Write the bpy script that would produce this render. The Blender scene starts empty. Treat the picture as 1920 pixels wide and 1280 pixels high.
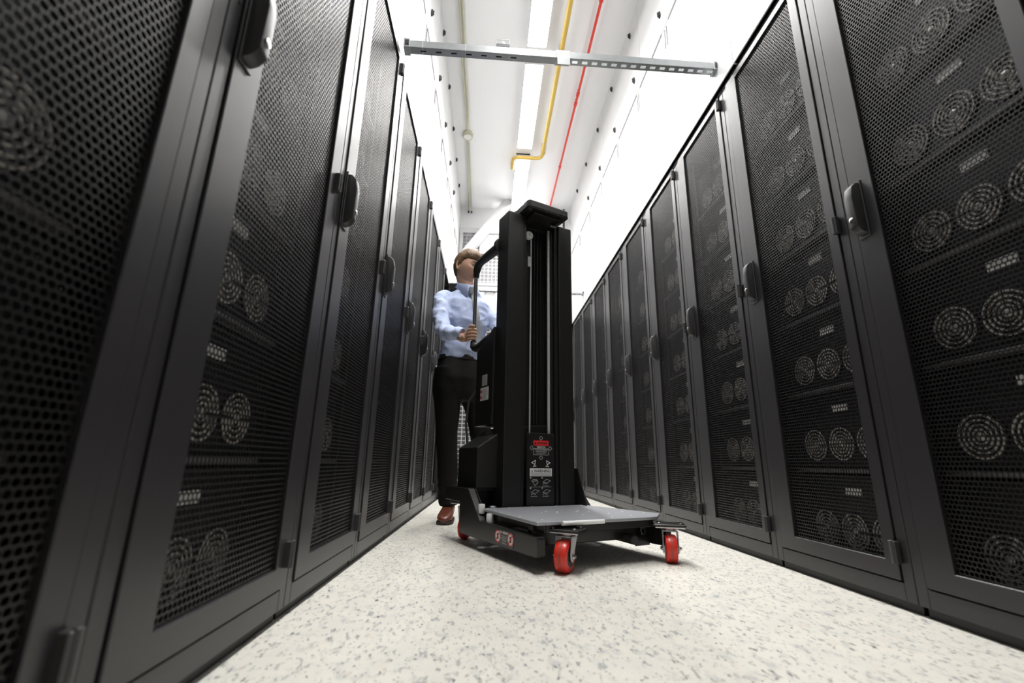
import bpy, bmesh, math, random
from mathutils import Vector, Matrix, noise
from mathutils.bvhtree import BVHTree
random.seed(4)
sc = bpy.context.scene
COL = sc.collection
PI = math.pi

# ---------------------------------------------------------------- camera, world, exposure, lamps
cam_data = bpy.data.cameras.new('camera')
cam = bpy.data.objects.new('camera', cam_data); COL.objects.link(cam)
PITCH, YAW, ROLL, CAM_H = .2599, .0497, .019, .3728
_f = Vector((math.sin(YAW)*math.cos(PITCH), math.cos(YAW)*math.cos(PITCH), math.sin(PITCH)))
_r = Vector((math.cos(YAW), -math.sin(YAW), 0)); _u = _r.cross(_f)
_r2 = _r*math.cos(ROLL)+_u*math.sin(ROLL); _u2 = _u*math.cos(ROLL)-_r*math.sin(ROLL)
cam.matrix_world = Matrix(((_r2.x,_u2.x,-_f.x,0),(_r2.y,_u2.y,-_f.y,0),(_r2.z,_u2.z,-_f.z,CAM_H),(0,0,0,1)))
cam_data.sensor_width = 36; cam_data.lens = 16.01; cam_data.clip_start = .02
cam_data.dof.use_dof = True; cam_data.dof.focus_distance = 2.3; cam_data.dof.aperture_fstop = 2.4
sc.camera = cam
w = bpy.data.worlds.new('world'); sc.world = w; w.use_nodes = True
w.node_tree.nodes['Background'].inputs[0].default_value = (0,0,0,1)
sc.view_settings.view_transform = 'Standard'; sc.view_settings.look = 'None'
sc.view_settings.gamma = 1; sc.view_settings.use_curve_mapping = False
sc.view_settings.exposure = 1.12
LAMP = 9.0            # radiance of the strip-light diffusers
TUBE_W, TUBE_SPREAD = 16.0, 2.25   # each fixture's reflector sends the tube light down the aisle

# ---------------------------------------------------------------- room measures
XL, XR = -.47, 1.153              # rack fronts
WL, WR = -.50, 1.14               # white panel walls above the racks
CEIL, YEND, YFRONT = 4.12, 6.22, -1.8
RL, RR = .045, .684               # near end of the first rack of each row

# ---------------------------------------------------------------- helpers
def prop(o, label=None, cat=None, group=None, kind=None):
    if label: o['label'] = label
    if cat: o['category'] = cat
    if group: o['group'] = group
    if kind: o['kind'] = kind
    return o
def empty(name, loc=(0,0,0), rz=0.0):
    o = bpy.data.objects.new(name, None); COL.objects.link(o)
    o.location = loc; o.rotation_euler = (0,0,rz); o.empty_display_size = .1
    return o
def copy_tree(o, parent=None):
    c = o.copy(); COL.objects.link(c)
    if parent is not None: c.parent = parent
    for ch in list(o.children): copy_tree(ch, c)
    return c

class MB:
    def __init__(s): s.v=[]; s.f=[]; s.m=[]
    def add(s, v, f, m=0):
        n=len(s.v); s.v += [tuple(p) for p in v]; s.f += [tuple(i+n for i in q) for q in f]; s.m += [m]*len(f); return s
    def box(s, x0,x1,y0,y1,z0,z1, m=0):
        v=[(x,y,z) for x in (x0,x1) for y in (y0,y1) for z in (z0,z1)]
        return s.add(v, [(0,1,3,2),(4,6,7,5),(0,4,5,1),(2,3,7,6),(0,2,6,4),(1,5,7,3)], m)
    def prism(s, poly, d0, d1, axis='y', m=0):
        # poly in the two other axes: y -> (x,z), x -> (y,z), z -> (x,y)
        def P(p,d): return {'y':(p[0],d,p[1]),'x':(d,p[0],p[1]),'z':(p[0],p[1],d)}[axis]
        n=len(poly); v=[P(p,d0) for p in poly]+[P(p,d1) for p in poly]
        f=[tuple(range(n)), tuple(range(2*n-1,n-1,-1))]+[(i,i+n,(i+1)%n+n,(i+1)%n) for i in range(n)]
        return s.add(v,f,m)
    def frame(s, x0,x1,z0,z1, ix0,ix1,iz0,iz1, y0,y1, m=0):
        o=[(x0,z0),(x1,z0),(x1,z1),(x0,z1)]; i=[(ix0,iz0),(ix1,iz0),(ix1,iz1),(ix0,iz1)]
        v=[(p[0],y,p[1]) for y in (y0,y1) for p in o+i]; f=[]
        for k in range(4):
            j=(k+1)%4
            f += [(k,j,4+j,4+k),(8+k,12+k,12+j,8+j),(k,8+k,8+j,j),(4+k,4+j,12+j,12+k)]
        return s.add(v,f,m)
    def tube(s, path, r, n=12, m=0, cap=True, sq=1.0):
        P=[Vector(p) for p in path]; R=r if isinstance(r,(list,tuple)) else [r]*len(P)
        rings=[]; up=None
        for i,p in enumerate(P):
            t=(P[min(i+1,len(P)-1)]-P[max(i-1,0)]).normalized()
            if up is None: up = Vector((0,0,1)) if abs(t.z)<.9 else Vector((1,0,0))
            a=(up-t*up.dot(t)).normalized(); b=t.cross(a); up=a
            rings.append([p+(a*math.cos(2*PI*k/n)+b*math.sin(2*PI*k/n)*sq)*R[i] for k in range(n)])
        v=[q for g in rings for q in g]; f=[]
        for i in range(len(P)-1):
            for k in range(n): f.append((i*n+k,i*n+(k+1)%n,(i+1)*n+(k+1)%n,(i+1)*n+k))
        if cap: f += [tuple(range(n-1,-1,-1)), tuple(range((len(P)-1)*n,len(P)*n))]
        return s.add(v,f,m)
    def cyl(s, p0, p1, r, n=16, m=0, r1=None): return s.tube([p0,p1],[r, r if r1 is None else r1],n,m)
    def ring(s, c, ax, ri, ro, th, n=32, a0=0, a1=2*PI, m=0):
        # flat band with thickness about an axis (arc from a0 to a1)
        ax=Vector(ax).normalized(); u=ax.orthogonal().normalized(); 
        if abs(ax.z)<.9: u=Vector((0,0,1)); u=(u-ax*u.dot(ax)).normalized()
        w_=ax.cross(u); c=Vector(c); full=abs(a1-a0-2*PI)<1e-6; K=n if full else n+1
        v=[]
        for k in range(K):
            a=a0+(a1-a0)*k/n; d=u*math.cos(a)+w_*math.sin(a)
            v += [c+d*ri, c+d*ro, c+d*ro+ax*th, c+d*ri+ax*th]
        f=[]
        for k in range(n):
            i=4*k; j=4*((k+1)%K)
            for q in range(4): f.append((i+q,i+(q+1)%4,j+(q+1)%4,j+q))
        if not full: f += [(3,2,1,0),(4*n,4*n+1,4*n+2,4*n+3)]
        return s.add(v,f,m)
    def disc_lathe(s, c, ax, prof, n=24, m=0):
        # prof: list of (radius, height along ax)
        ax=Vector(ax).normalized(); u=ax.orthogonal().normalized(); w_=ax.cross(u); c=Vector(c)
        v=[];f=[]
        for r,h in prof:
            for k in range(n):
                a=2*PI*k/n; v.append(c+ax*h+(u*math.cos(a)+w_*math.sin(a))*r)
        for i in range(len(prof)-1):
            for k in range(n): f.append((i*n+k,i*n+(k+1)%n,(i+1)*n+(k+1)%n,(i+1)*n+k))
        f += [tuple(range(n-1,-1,-1)), tuple(range((len(prof)-1)*n,len(prof)*n))]
        return s.add(v,f,m)
    def build(s, name, mats, parent=None, bevel=0, smooth=False, seg=1, loc=None):
        me=bpy.data.meshes.new(name); me.from_pydata(s.v,[],s.f)
        mats = mats if isinstance(mats,(list,tuple)) else [mats]
        for m in mats: me.materials.append(m)
        me.polygons.foreach_set('material_index', s.m)
        bm=bmesh.new(); bm.from_mesh(me)
        bmesh.ops.recalc_face_normals(bm, faces=bm.faces)
        if bevel:
            es=[e for e in bm.edges if len(e.link_faces)==2 and e.calc_face_angle(0)>.5]
            bmesh.ops.bevel(bm, geom=es, offset=bevel, segments=seg, profile=.5, affect='EDGES', clamp_overlap=True)
        bm.to_mesh(me); bm.free()
        if smooth:
            me.polygons.foreach_set('use_smooth',[True]*len(me.polygons))
            if hasattr(me,'set_sharp_from_angle'): me.set_sharp_from_angle(angle=.7)
        o=bpy.data.objects.new(name, me); COL.objects.link(o)
        if parent is not None: o.parent=parent
        if loc: o.location=loc
        return o

def text_obj(name, s, size, mat, parent, M, th=.0004):
    cu=bpy.data.curves.new(name,'FONT'); cu.body=s; cu.size=size; cu.align_x='CENTER'; cu.align_y='CENTER'
    cu.extrude=th; cu.resolution_u=2
    t=bpy.data.objects.new(name,cu); COL.objects.link(t)
    dg=bpy.context.evaluated_depsgraph_get(); me=bpy.data.meshes.new_from_object(t.evaluated_get(dg))
    bpy.data.objects.remove(t); me.materials.clear(); me.materials.append(mat); me.transform(M)
    o=bpy.data.objects.new(name,me); COL.objects.link(o); o.parent=parent
    return o

# ---------------------------------------------------------------- materials
def mat(name, col, rough=.5, metal=0.0, spec=.5, bump=0, bscale=50, var=0, vscale=8, emit=None, coat=0):
    m=bpy.data.materials.new(name); m.use_nodes=True; nt=m.node_tree; b=nt.nodes['Principled BSDF']
    b.inputs['Base Color'].default_value=(*col,1); b.inputs['Roughness'].default_value=rough
    b.inputs['Metallic'].default_value=metal; b.inputs['Specular IOR Level'].default_value=spec
    b.inputs['Coat Weight'].default_value=coat
    if bump or var:
        tc=nt.nodes.new('ShaderNodeTexCoord')
    if bump:
        n=nt.nodes.new('ShaderNodeTexNoise'); n.inputs['Scale'].default_value=bscale; n.inputs['Detail'].default_value=4
        bp=nt.nodes.new('ShaderNodeBump'); bp.inputs['Strength'].default_value=bump; bp.inputs['Distance'].default_value=.004
        nt.links.new(tc.outputs['Object'],n.inputs['Vector']); nt.links.new(n.outputs['Fac'],bp.inputs['Height']); nt.links.new(bp.outputs['Normal'],b.inputs['Normal'])
    if var:
        n=nt.nodes.new('ShaderNodeTexNoise'); n.inputs['Scale'].default_value=vscale; n.inputs['Detail'].default_value=5
        mx=nt.nodes.new('ShaderNodeMix'); mx.data_type='RGBA'
        mx.inputs['A'].default_value=(*[c*(1-var) for c in col],1); mx.inputs['B'].default_value=(*[min(1,c*(1+var)) for c in col],1)
        nt.links.new(tc.outputs['Object'],n.inputs['Vector']); nt.links.new(n.outputs['Fac'],mx.inputs['Factor']); nt.links.new(mx.outputs['Result'],b.inputs['Base Color'])
    if emit is not None:
        b.inputs['Emission Color'].default_value=(*emit[0],1); b.inputs['Emission Strength'].default_value=emit[1]
    return m

M={}
M['rack']=mat('rack_paint',(.023,.0215,.024),.34,spec=.55,bump=.05,bscale=220,var=.12,vscale=5)
M['rack_in']=mat('rack_inner_paint',(.012,.012,.013),.5)
M['perf']=mat('perforated_steel',(.011,.0105,.011),.36,spec=.4)
M['gasket']=mat('dark_gap',(.003,.003,.003),.8,spec=.2)
M['handle']=mat('handle_plastic',(.040,.039,.040),.40)
M['chrome']=mat('chrome',(.75,.75,.76),.16,metal=1)
M['zinc']=mat('zinc_plate',(.55,.56,.57),.32,metal=1,var=.12,vscale=30)
M['zinc_plate']=mat('bright_zinc',(.62,.63,.65),.45,metal=.5,var=.1,vscale=40)
M['screw']=mat('screw_steel',(.8,.8,.8),.25,metal=1)
M['unit']=mat('server_front',(.02,.02,.022),.38,spec=.5)
M['lip']=mat('server_lip',(.16,.155,.16),.35)
M['fan_in']=mat('fan_black',(.008,.008,.008),.5)
M['fan_ring']=mat('fan_guard_metal',(.56,.53,.48),.4,metal=.1)
M['fan_hub']=mat('fan_hub_grey',(.55,.53,.50),.35,metal=.4)
M['wall']=mat('white_laminate',(.66,.665,.67),.30,spec=.4,bump=.02,bscale=3)
M['ceil']=mat('ceiling_paint',(.90,.90,.905),.7,var=.03,vscale=2)
M['seam']=mat('grey_seam',(.10,.105,.105),.6)
M['latch']=mat('black_latch',(.02,.02,.02),.4)
M['lamp']=mat('lamp_diffuser',(.9,.9,.9),.4,emit=((1.0,.985,.96),LAMP))
M['housing']=mat('lamp_housing',(.82,.82,.82),.4)
M['yellow']=mat('yellow_pipe',(.62,.42,.08),.45)
M['red_pipe']=mat('red_pipe',(.72,.04,.025),.35)
M['beige']=mat('beige_conduit',(.55,.53,.40),.5)
M['galv']=mat('galvanised_strut',(.42,.44,.45),.38,metal=.8,var=.15,vscale=25)
M['lift']=mat('black_powder_coat',(.015,.0145,.014),.36,spec=.5,bump=.06,bscale=350)
M['lift2']=mat('black_satin',(.017,.016,.016),.28,spec=.5)
M['rubber']=mat('black_rubber',(.016,.016,.016),.75)
M['foam']=mat('grey_foam',(.045,.043,.043),.8)
M['steel']=mat('polished_rod',(.72,.70,.66),.22,metal=1)
M['plate']=mat('platform_steel',(.42,.43,.46),.36,metal=.35,var=.10,vscale=18)
M['red']=mat('red_polyurethane',(.72,.035,.022),.30,spec=.5,var=.10,vscale=40)
M['tread']=mat('worn_tread',(.40,.055,.035),.5,var=.35,vscale=60)
M['white']=mat('white_sticker',(.80,.79,.77),.5)
M['red_st']=mat('red_sticker',(.70,.03,.03),.5)
M['ink']=mat('black_ink',(.01,.01,.01),.6)
M['greyink']=mat('grey_print',(.40,.40,.39),.6)
M['sensor']=mat('grey_plastic',(.16,.165,.17),.5)
M['nylon']=mat('white_nylon',(.85,.85,.84),.35)
M['grey_st']=mat('grey_sticker',(.45,.44,.44),.45)
M['gate']=mat('gate_white',(.62,.62,.63),.4)
M['gate_back']=mat('grey_partition',(.12,.12,.13),.6)
M['gate_mid']=mat('light_grey_partition',(.46,.46,.48),.6)
M['skin']=mat('skin',(.64,.385,.27),.5,var=.06,vscale=30)
M['skin'].node_tree.nodes['Principled BSDF'].inputs['Subsurface Weight'].default_value=.12
M['skin'].node_tree.nodes['Principled BSDF'].inputs['Subsurface Radius'].default_value=(.01,.004,.002)
M['lips']=mat('lips',(.54,.27,.20),.45)
M['eye_white']=mat('eye_white',(.50,.48,.46),.25)
M['iris']=mat('iris',(.10,.06,.03),.2)
M['shirt']=mat('blue_cotton',(.53,.61,.84),.75,spec=.2,bump=.25,bscale=14)
M['tie']=mat('grey_silk',(.42,.45,.47),.38,spec=.5)
M['trouser']=mat('black_wool',(.011,.010,.0095),.8,spec=.25)
M['belt']=mat('belt_leather',(.015,.012,.01),.4)
M['shoe']=mat('brown_leather',(.16,.045,.026),.32,spec=.5,var=.2,vscale=25)
M['sole']=mat('shoe_sole',(.03,.018,.012),.6)
M['lace']=mat('shoe_lace',(.06,.025,.018),.7)

# hair: fine strands by stretched noise
m=mat('brown_hair',(.16,.085,.035),.5); M['hair']=m; nt=m.node_tree
tc=nt.nodes.new('ShaderNodeTexCoord'); mp=nt.nodes.new('ShaderNodeMapping'); mp.inputs['Scale'].default_value=(60,260,90)
n=nt.nodes.new('ShaderNodeTexNoise'); n.inputs['Scale'].default_value=1.4; n.inputs['Detail'].default_value=5
cr=nt.nodes.new('ShaderNodeValToRGB'); cr.color_ramp.elements[0].position=.32; cr.color_ramp.elements[0].color=(.060,.030,.012,1)
cr.color_ramp.elements[1].position=.7; cr.color_ramp.elements[1].color=(.26,.145,.062,1)
bp=nt.nodes.new('ShaderNodeBump'); bp.inputs['Strength'].default_value=.7; bp.inputs['Distance'].default_value=.006
nt.links.new(tc.outputs['Object'],mp.inputs[0]); nt.links.new(mp.outputs[0],n.inputs['Vector']); nt.links.new(n.outputs['Fac'],cr.inputs[0])
nt.links.new(cr.outputs[0],nt.nodes['Principled BSDF'].inputs['Base Color']); nt.links.new(n.outputs['Fac'],bp.inputs['Height']); nt.links.new(bp.outputs[0],nt.nodes['Principled BSDF'].inputs['Normal'])

# server label: white paper with illegible small print
m=mat('server_label',(.8,.8,.78),.5); M['label']=m; nt=m.node_tree
tc=nt.nodes.new('ShaderNodeTexCoord'); mp=nt.nodes.new('ShaderNodeMapping'); mp.inputs['Scale'].default_value=(260,1,110)
n=nt.nodes.new('ShaderNodeTexNoise'); n.inputs['Scale'].default_value=1; n.inputs['Detail'].default_value=1
cr=nt.nodes.new('ShaderNodeValToRGB'); cr.color_ramp.interpolation='LINEAR'
cr.color_ramp.elements[0].position=.33; cr.color_ramp.elements[0].color=(.25,.25,.24,1); cr.color_ramp.elements[1].position=.42; cr.color_ramp.elements[1].color=(.90,.89,.86,1)
nt.links.new(tc.outputs['Object'],mp.inputs[0]); nt.links.new(mp.outputs[0],n.inputs['Vector']); nt.links.new(n.outputs['Fac'],cr.inputs[0]); nt.links.new(cr.outputs[0],nt.nodes['Principled BSDF'].inputs['Base Color'])

# floor: off-white vinyl with elongated grey flecks
m=mat('flecked_vinyl',(.8,.77,.7),.42,spec=.4); M['floor']=m; nt=m.node_tree; b=nt.nodes['Principled BSDF']
tc=nt.nodes.new('ShaderNodeTexCoord')
def fleck(scale, sx, sy, rot, lo, hi, det=3, rough=.6, off=0):
    mp=nt.nodes.new('ShaderNodeMapping'); mp.inputs['Scale'].default_value=(sx,sy,1); mp.inputs['Rotation'].default_value=(0,0,rot); mp.inputs['Location'].default_value=(off,off*.7,0)
    n=nt.nodes.new('ShaderNodeTexNoise'); n.inputs['Scale'].default_value=scale; n.inputs['Detail'].default_value=det; n.inputs['Roughness'].default_value=rough
    mr=nt.nodes.new('ShaderNodeMapRange'); mr.inputs['From Min'].default_value=lo; mr.inputs['From Max'].default_value=hi
    nt.links.new(tc.outputs['Object'],mp.inputs[0]); nt.links.new(mp.outputs[0],n.inputs['Vector']); nt.links.new(n.outputs['Fac'],mr.inputs['Value'])
    return mr.outputs['Result']
def mixc(fac, a, bcol):
    mx=nt.nodes.new('ShaderNodeMix'); mx.data_type='RGBA'
    nt.links.new(fac,mx.inputs['Factor'])
    if isinstance(a,tuple): mx.inputs['A'].default_value=(*a,1)
    else: nt.links.new(a,mx.inputs['A'])
    mx.inputs['B'].default_value=(*bcol,1); return mx.outputs['Result']
c=mixc(fleck(9,1,1,.3,.35,.65),(.79,.765,.685),(.73,.715,.655))
c=mixc(fleck(15,1.6,1,.5,.54,.70,4,.66,3.1),c,(.57,.57,.55))
c=mixc(fleck(24,2.0,1,-.6,.575,.66,3,.62,7.7),c,(.42,.43,.42))
c=mixc(fleck(34,2.2,1,.9,.60,.67,3,.62,5.3),c,(.29,.30,.30))
c=mixc(fleck(42,2.0,1,-.15,.625,.68,3,.6,1.3),c,(.11,.11,.12))
c=mixc(fleck(20,1.5,1,-1.0,.60,.74,3,.6,11.3),c,(.74,.67,.58))
nt.links.new(c,b.inputs['Base Color'])

# ---------------------------------------------------------------- the room
MB().box(-1.8,2.5,YFRONT-.1,YEND+.1,-.1,0).build('floor',M['floor'])['kind']='structure'
MB().box(-1.8,2.5,YFRONT-.1,YEND+.1,CEIL,CEIL+.1).build('ceiling',M['ceil'])['kind']='structure'
RT=2.271
mb=MB()
for k in range(7):   # panel joints every 1.2 m
    y0=YFRONT+k*1.2; y1=min(y0+1.196,YEND)
    mb.box(WL-.04,WL,y0,y1,RT,3.252); mb.box(WL-.04,WL,y0,y1,3.268,CEIL)
mb.box(WL-.06,WL-.004,YFRONT,YEND,RT,CEIL); mb.box(WL-.06,WL,YFRONT,RL-.01,0,RT); mb.box(WL-.06,WL,5.4,YEND,0,RT)
mb.build('wall_left',M['wall'],bevel=.0015)['kind']='structure'
mb=MB()
for k in range(7):
    y0=YFRONT+.35+k*1.18-.35; y1=min(y0+1.176,YEND)
    mb.box(WR,WR+.04,y0,y1,RT,3.302); mb.box(WR,WR+.04,y0,y1,3.318,CEIL)
mb.box(WR+.004,WR+.06,YFRONT,YEND,RT,CEIL); mb.box(WR,WR+.06,YFRONT,RR-.01,0,RT)
mb.build('wall_right',M['wall'],bevel=.0015)['kind']='structure'
MB().box(-1.8,2.5,YEND,YEND+.1,0,CEIL).build('wall_back',M['ceil'])['kind']='structure'
MB().box(-1.8,2.5,YFRONT-.1,YFRONT,0,CEIL).build('wall_front',M['gate_back'])['kind']='structure'
# grey slots along the panel seams, with paired joint strips below the gaps
mb=MB()
for y0,y1 in ((1.78,2.37),(2.5,2.96),(3.05,3.56),(3.65,4.17),(4.26,4.75),(4.86,5.34),(5.45,6.0)):
    mb.box(WR-.003,WR,y0,y1,3.300,3.322)
    for s in (0,.03): mb.box(WR-.003,WR,y1+.035+s,y1+.043+s,3.13,3.29)
mb.build('trim_1',M['seam'])['kind']='structure'
mb=MB()
for y0,y1 in ((1.7,2.40),(2.52,2.95),(3.06,3.50),(3.64,4.13),(4.23,4.65),(4.74,5.14),(5.3,5.75)):
    mb.box(WL,WL+.003,y0,y1,3.248,3.270)
    for s in (0,.03): mb.box(WL,WL+.003,y0-.05+s,y0-.042+s,3.10,3.24)
mb.build('trim_2',M['seam'])['kind']='structure'

# black panel latches on the white walls
def latch(x, sx, y, z, label, group):
    b_=.030; mb=MB()
    mb.prism([(y-.012,z),(y-.005,z+b_),(y+.010,z+b_*.55),(y+.012,z-b_*.5),(y+.004,z-b_),(y-.010,z-b_*.5)],x,x+sx*.012,'x')
    o=mb.build('panel_latch',M['latch'],bevel=.002)
    k=MB(); k.box(min(x,x+sx*.022),max(x,x+sx*.022),y-.004,y+.004,z-.02,z+.02); k.build('latch_lever',M['handle'],o,bevel=.0015)
    prop(o,label,'latch',group)
ordn=['first','second','third','fourth','fifth','sixth','seventh']
for side,x,sx,rows in (('right',WR,-1,((3.485,(2.49,3.07,3.66,4.25,4.83)),(4.0,(3.11,3.70,4.28,4.89,5.47)))),
                       ('left',WL,1,((3.50,(2.60,3.18,3.73,4.31,4.87)),(4.03,(3.22,3.82,4.42,4.97,5.52))))):
    for z,ys in rows:
        for i,y in enumerate(ys):
            latch(x,sx,y,z,'small black latch on the white %s wall, %s from the camera in the %s row'%(side,ordn[i],'lower' if z<3.8 else 'upper'),'panel latches on the %s wall'%side)

# ---------------------------------------------------------------- end of the aisle
g=empty('mesh_gate',(0,YEND-.12,0))
prop(g,'white wire mesh gate with solid middle panel closing the far end of the aisle','gate')
mb=MB(); gx0,gx1=WL+.005,WR-.005
mb.box(gx0,gx0+.05,-.03,.03,0,3.62); mb.box(gx1-.05,gx1,-.03,.03,0,3.62); mb.box(gx0,gx1,-.03,.03,3.62,3.70); mb.box(gx0,gx1,-.03,.03,0,.06)
mb.box(gx0,gx1,-.025,.025,2.80,2.84); mb.box(gx0,gx1,-.025,.025,2.36,2.40); mb.box(.52,.57,-.028,.028,0,3.66)
mb.build('gate_frame',M['gate'],g,bevel=.003)
def grid(name,z0,z1):
    mb=MB(); x=gx0+.05
    while x<gx1-.05:
        if not .5<x<.58: mb.box(x-.004,x+.004,-.004,.004,z0,z1)
        x+=.055
    z=z0+.03
    while z<z1: mb.box(gx0+.05,gx1-.05,-.0045,.0035,z-.004,z+.004); z+=.055
    mb.build(name,M['gate'],g)
grid('wire_mesh',2.84,3.62); grid('wire_mesh',.06,2.36)
MB().box(-.20,.52,-.012,.012,3.30,3.62).build('solid_panel',M['gate'],g,bevel=.003)
MB().box(gx0+.05,.52,-.015,.015,2.40,2.80).build('solid_panel',M['gate'],g,bevel=.003)
MB().box(.57,gx1-.05,-.015,.015,2.40,2.80).build('solid_panel',M['gate'],g,bevel=.003)
mb=MB(); mb.box(-.10,.06,-.045,-.035,2.70,2.73); mb.box(-.09,-.07,-.035,-.015,2.70,2.73); mb.box(.03,.05,-.035,-.015,2.70,2.73)
mb.build('gate_handle',M['galv'],g,bevel=.003)
MB().box(gx0+.0,gx1,.05,.08,0,2.36).build('backing_sheet',M['gate_back'],g)
MB().box(gx0+.0,gx1,.05,.08,2.84,3.62).build('backing_sheet',M['gate_mid'],g)
def beam_pts(p,q,wd):
    p=Vector(p);q=Vector(q);t=(q-p).normalized();nrm=Vector((-t.y,t.x))*wd/2
    return [p+nrm,q+nrm,q-nrm,p-nrm]
o=MB().prism([tuple(v) for v in beam_pts((.215,4.12),(-.44,3.17),.125)],YEND-.27,YEND-.165,'y').build('diagonal_beam',M['gate'],bevel=.004)
prop(o,'white diagonal brace running down from the ceiling to the left wall at the aisle end','beam')
o=MB(); o.box(1.02,1.05,YEND-.2,YEND-.17,3.72,4.05); o.tube([(1.035,YEND-.185,4.05),(1.06,YEND-.185,4.0),(1.03,YEND-.185,3.92),(1.04,YEND-.185,3.72)],.012,8)
prop(o.build('hanging_bracket',M['latch'],bevel=.004),'small black bracket hanging in the far right corner under the ceiling','bracket')

# ---------------------------------------------------------------- ceiling lamps
segs=[('first',.72),('second',2.10),('third',3.49),('fourth',4.90)]
for i,(nm,y0) in enumerate(segs):
    r=empty('strip_light',(.34,y0,CEIL))
    prop(r,'long white fluorescent strip light on the ceiling, %s along the line from the camera end'%nm,'light','ceiling strip lights')
    mb=MB(); mb.box(-.088,.088,0,1.22,-.02,0)
    for x in (-.088,.084): mb.box(x,x+.004,0,1.22,-.085,-.02)
    mb.build('lamp_housing',M['housing'],r)
    mb=MB(); mb.prism([(-.082,-.03),(-.082,-.074),(-.07,-.082),(.07,-.082),(.082,-.074),(.082,-.03)],.014,1.206,'y'); mb.build('lamp_diffuser',M['lamp'],r)
    for y in (0,1.207): MB().box(-.088,.088,y,y+.013,-.085,0).build('end_cap',M['housing'],r,bevel=.002)
    ld=bpy.data.lights.new('tube_light','AREA'); ld.shape='RECTANGLE'; ld.size=.15; ld.size_y=1.18; ld.energy=TUBE_W; ld.spread=TUBE_SPREAD; ld.color=(1,.985,.965)
    lo=bpy.data.objects.new('tube_light',ld); COL.objects.link(lo); lo.parent=r; lo.location=(0,.61,-.0865)
    MB().box(-.035,.035,1.23,1.262,-.03,0).build('mounting_clip',M['galv'],r,bevel=.003)

# ---------------------------------------------------------------- pipes and cables under the ceiling
def arc(c,a,b_,n=6):   # smooth corner from a to b around c
    a,b_,c=Vector(a),Vector(b_),Vector(c); return [(a*(1-t)+c*t)*(1-t)+(c*(1-t)+b_*t)*t for t in [k/n for k in range(n+1)]]
p=empty('gas_pipe',(0,0,0)); prop(p,'yellow pipe along the ceiling that bends left past the strip lights','pipe')
ZP=4.05; ZQ=4.005
path=[(.575,YFRONT+.02,ZP),(.565,4.74,ZQ)]+arc((.56,4.83,ZQ),(.56,4.76,ZQ),(.49,4.83,ZQ))[1:]+arc((.215,4.83,ZQ),(.285,4.83,ZQ),(.215,4.90,ZQ))+[(.212,5.00,ZQ)]+arc((.212,5.09,ZQ),(.212,5.03,ZQ),(.212,5.09,CEIL-.04))+[(.212,5.09,CEIL)]
MB().tube(path,.022,14).build('pipe_run',M['yellow'],p,smooth=True)
mb=MB()
for q in ((.575,4.775,ZP),(.575,2.7,ZP)): mb.cyl((q[0],q[1]-.02,q[2]),(q[0],q[1]+.02,q[2]),.028,14)
mb.build('coupling',M['yellow'],p,smooth=True)
mb=MB()
for y in (.6,2.0,3.35,4.70): mb.box(.545,.605,y-.012,y+.012,ZP-.026,CEIL)
mb.build('pipe_bracket',M['housing'],p,bevel=.002)
p=empty('sprinkler_pipe',(0,0,0)); prop(p,'thin red pipe running straight along the ceiling to the far end','pipe')
MB().tube([(.825,YFRONT+.02,4.06),(.825,YEND,4.06)],.0125,12).build('pipe_run',M['red_pipe'],p,smooth=True)
mb=MB()
for y in (2.85,3.85,3.98,5.05):
    mb.cyl((.825,y-.02,4.06),(.825,y+.02,4.06),.018,12); 
    mb.cyl((.825,y,4.06),(.825,y,CEIL),.005,8)
mb.build('fitting',M['red_pipe'],p,smooth=True)
p=empty('ceiling_conduit',(0,0,0)); prop(p,'pair of beige cables along the left of the ceiling meeting at a round junction box','conduit')
for s,(xa,xb) in ((-1,(-.352,-.345)),(1,(-.326,-.337))):
    path=[(xa,YFRONT+.02,4.10)]+[(xa+(.006 if k%2 else -.002),-.8+k*.55,4.10) for k in range(10)]+[(xb,4.5,4.10)]
    MB().tube(path,.0095,8).build('conduit_run',M['beige'],p,smooth=True)
for s in (-1,1):
    path=[(-.341+s*.012,4.72,4.10),(-.365+s*.02,YEND-.08,4.10)]+arc((-.365+s*.02,YEND-.02,4.10),(-.365+s*.02,YEND-.07,4.10),(-.365+s*.022,YEND-.02,4.04))
    MB().tube(path,.0085,8).build('conduit_run',M['beige'],p,smooth=True)
    MB().cyl((-.365+s*.022,YEND-.02,4.045),(-.365+s*.022,YEND-.02,4.02),.013,10).build('conduit_tip',M['latch'],p)
jb=MB(); jb.disc_lathe((-.341,4.61,CEIL),(0,0,-1),[(.062,0),(.062,.03),(.055,.036)],24)
jb.prism([(-.341-.05,4.61-.05),(-.341,4.61-.10),(-.341+.05,4.61-.05),(-.341+.05,4.61+.05),(-.341,4.61+.10),(-.341-.05,4.61+.05)],4.095,CEIL,'z')
jb.build('junction_box',M['beige'],p,bevel=.002); 
MB().disc_lathe((-.341,4.61,4.084),(0,0,-1),[(.046,0),(.046,.004)],24).build('box_cover',M['white'],p)

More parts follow.
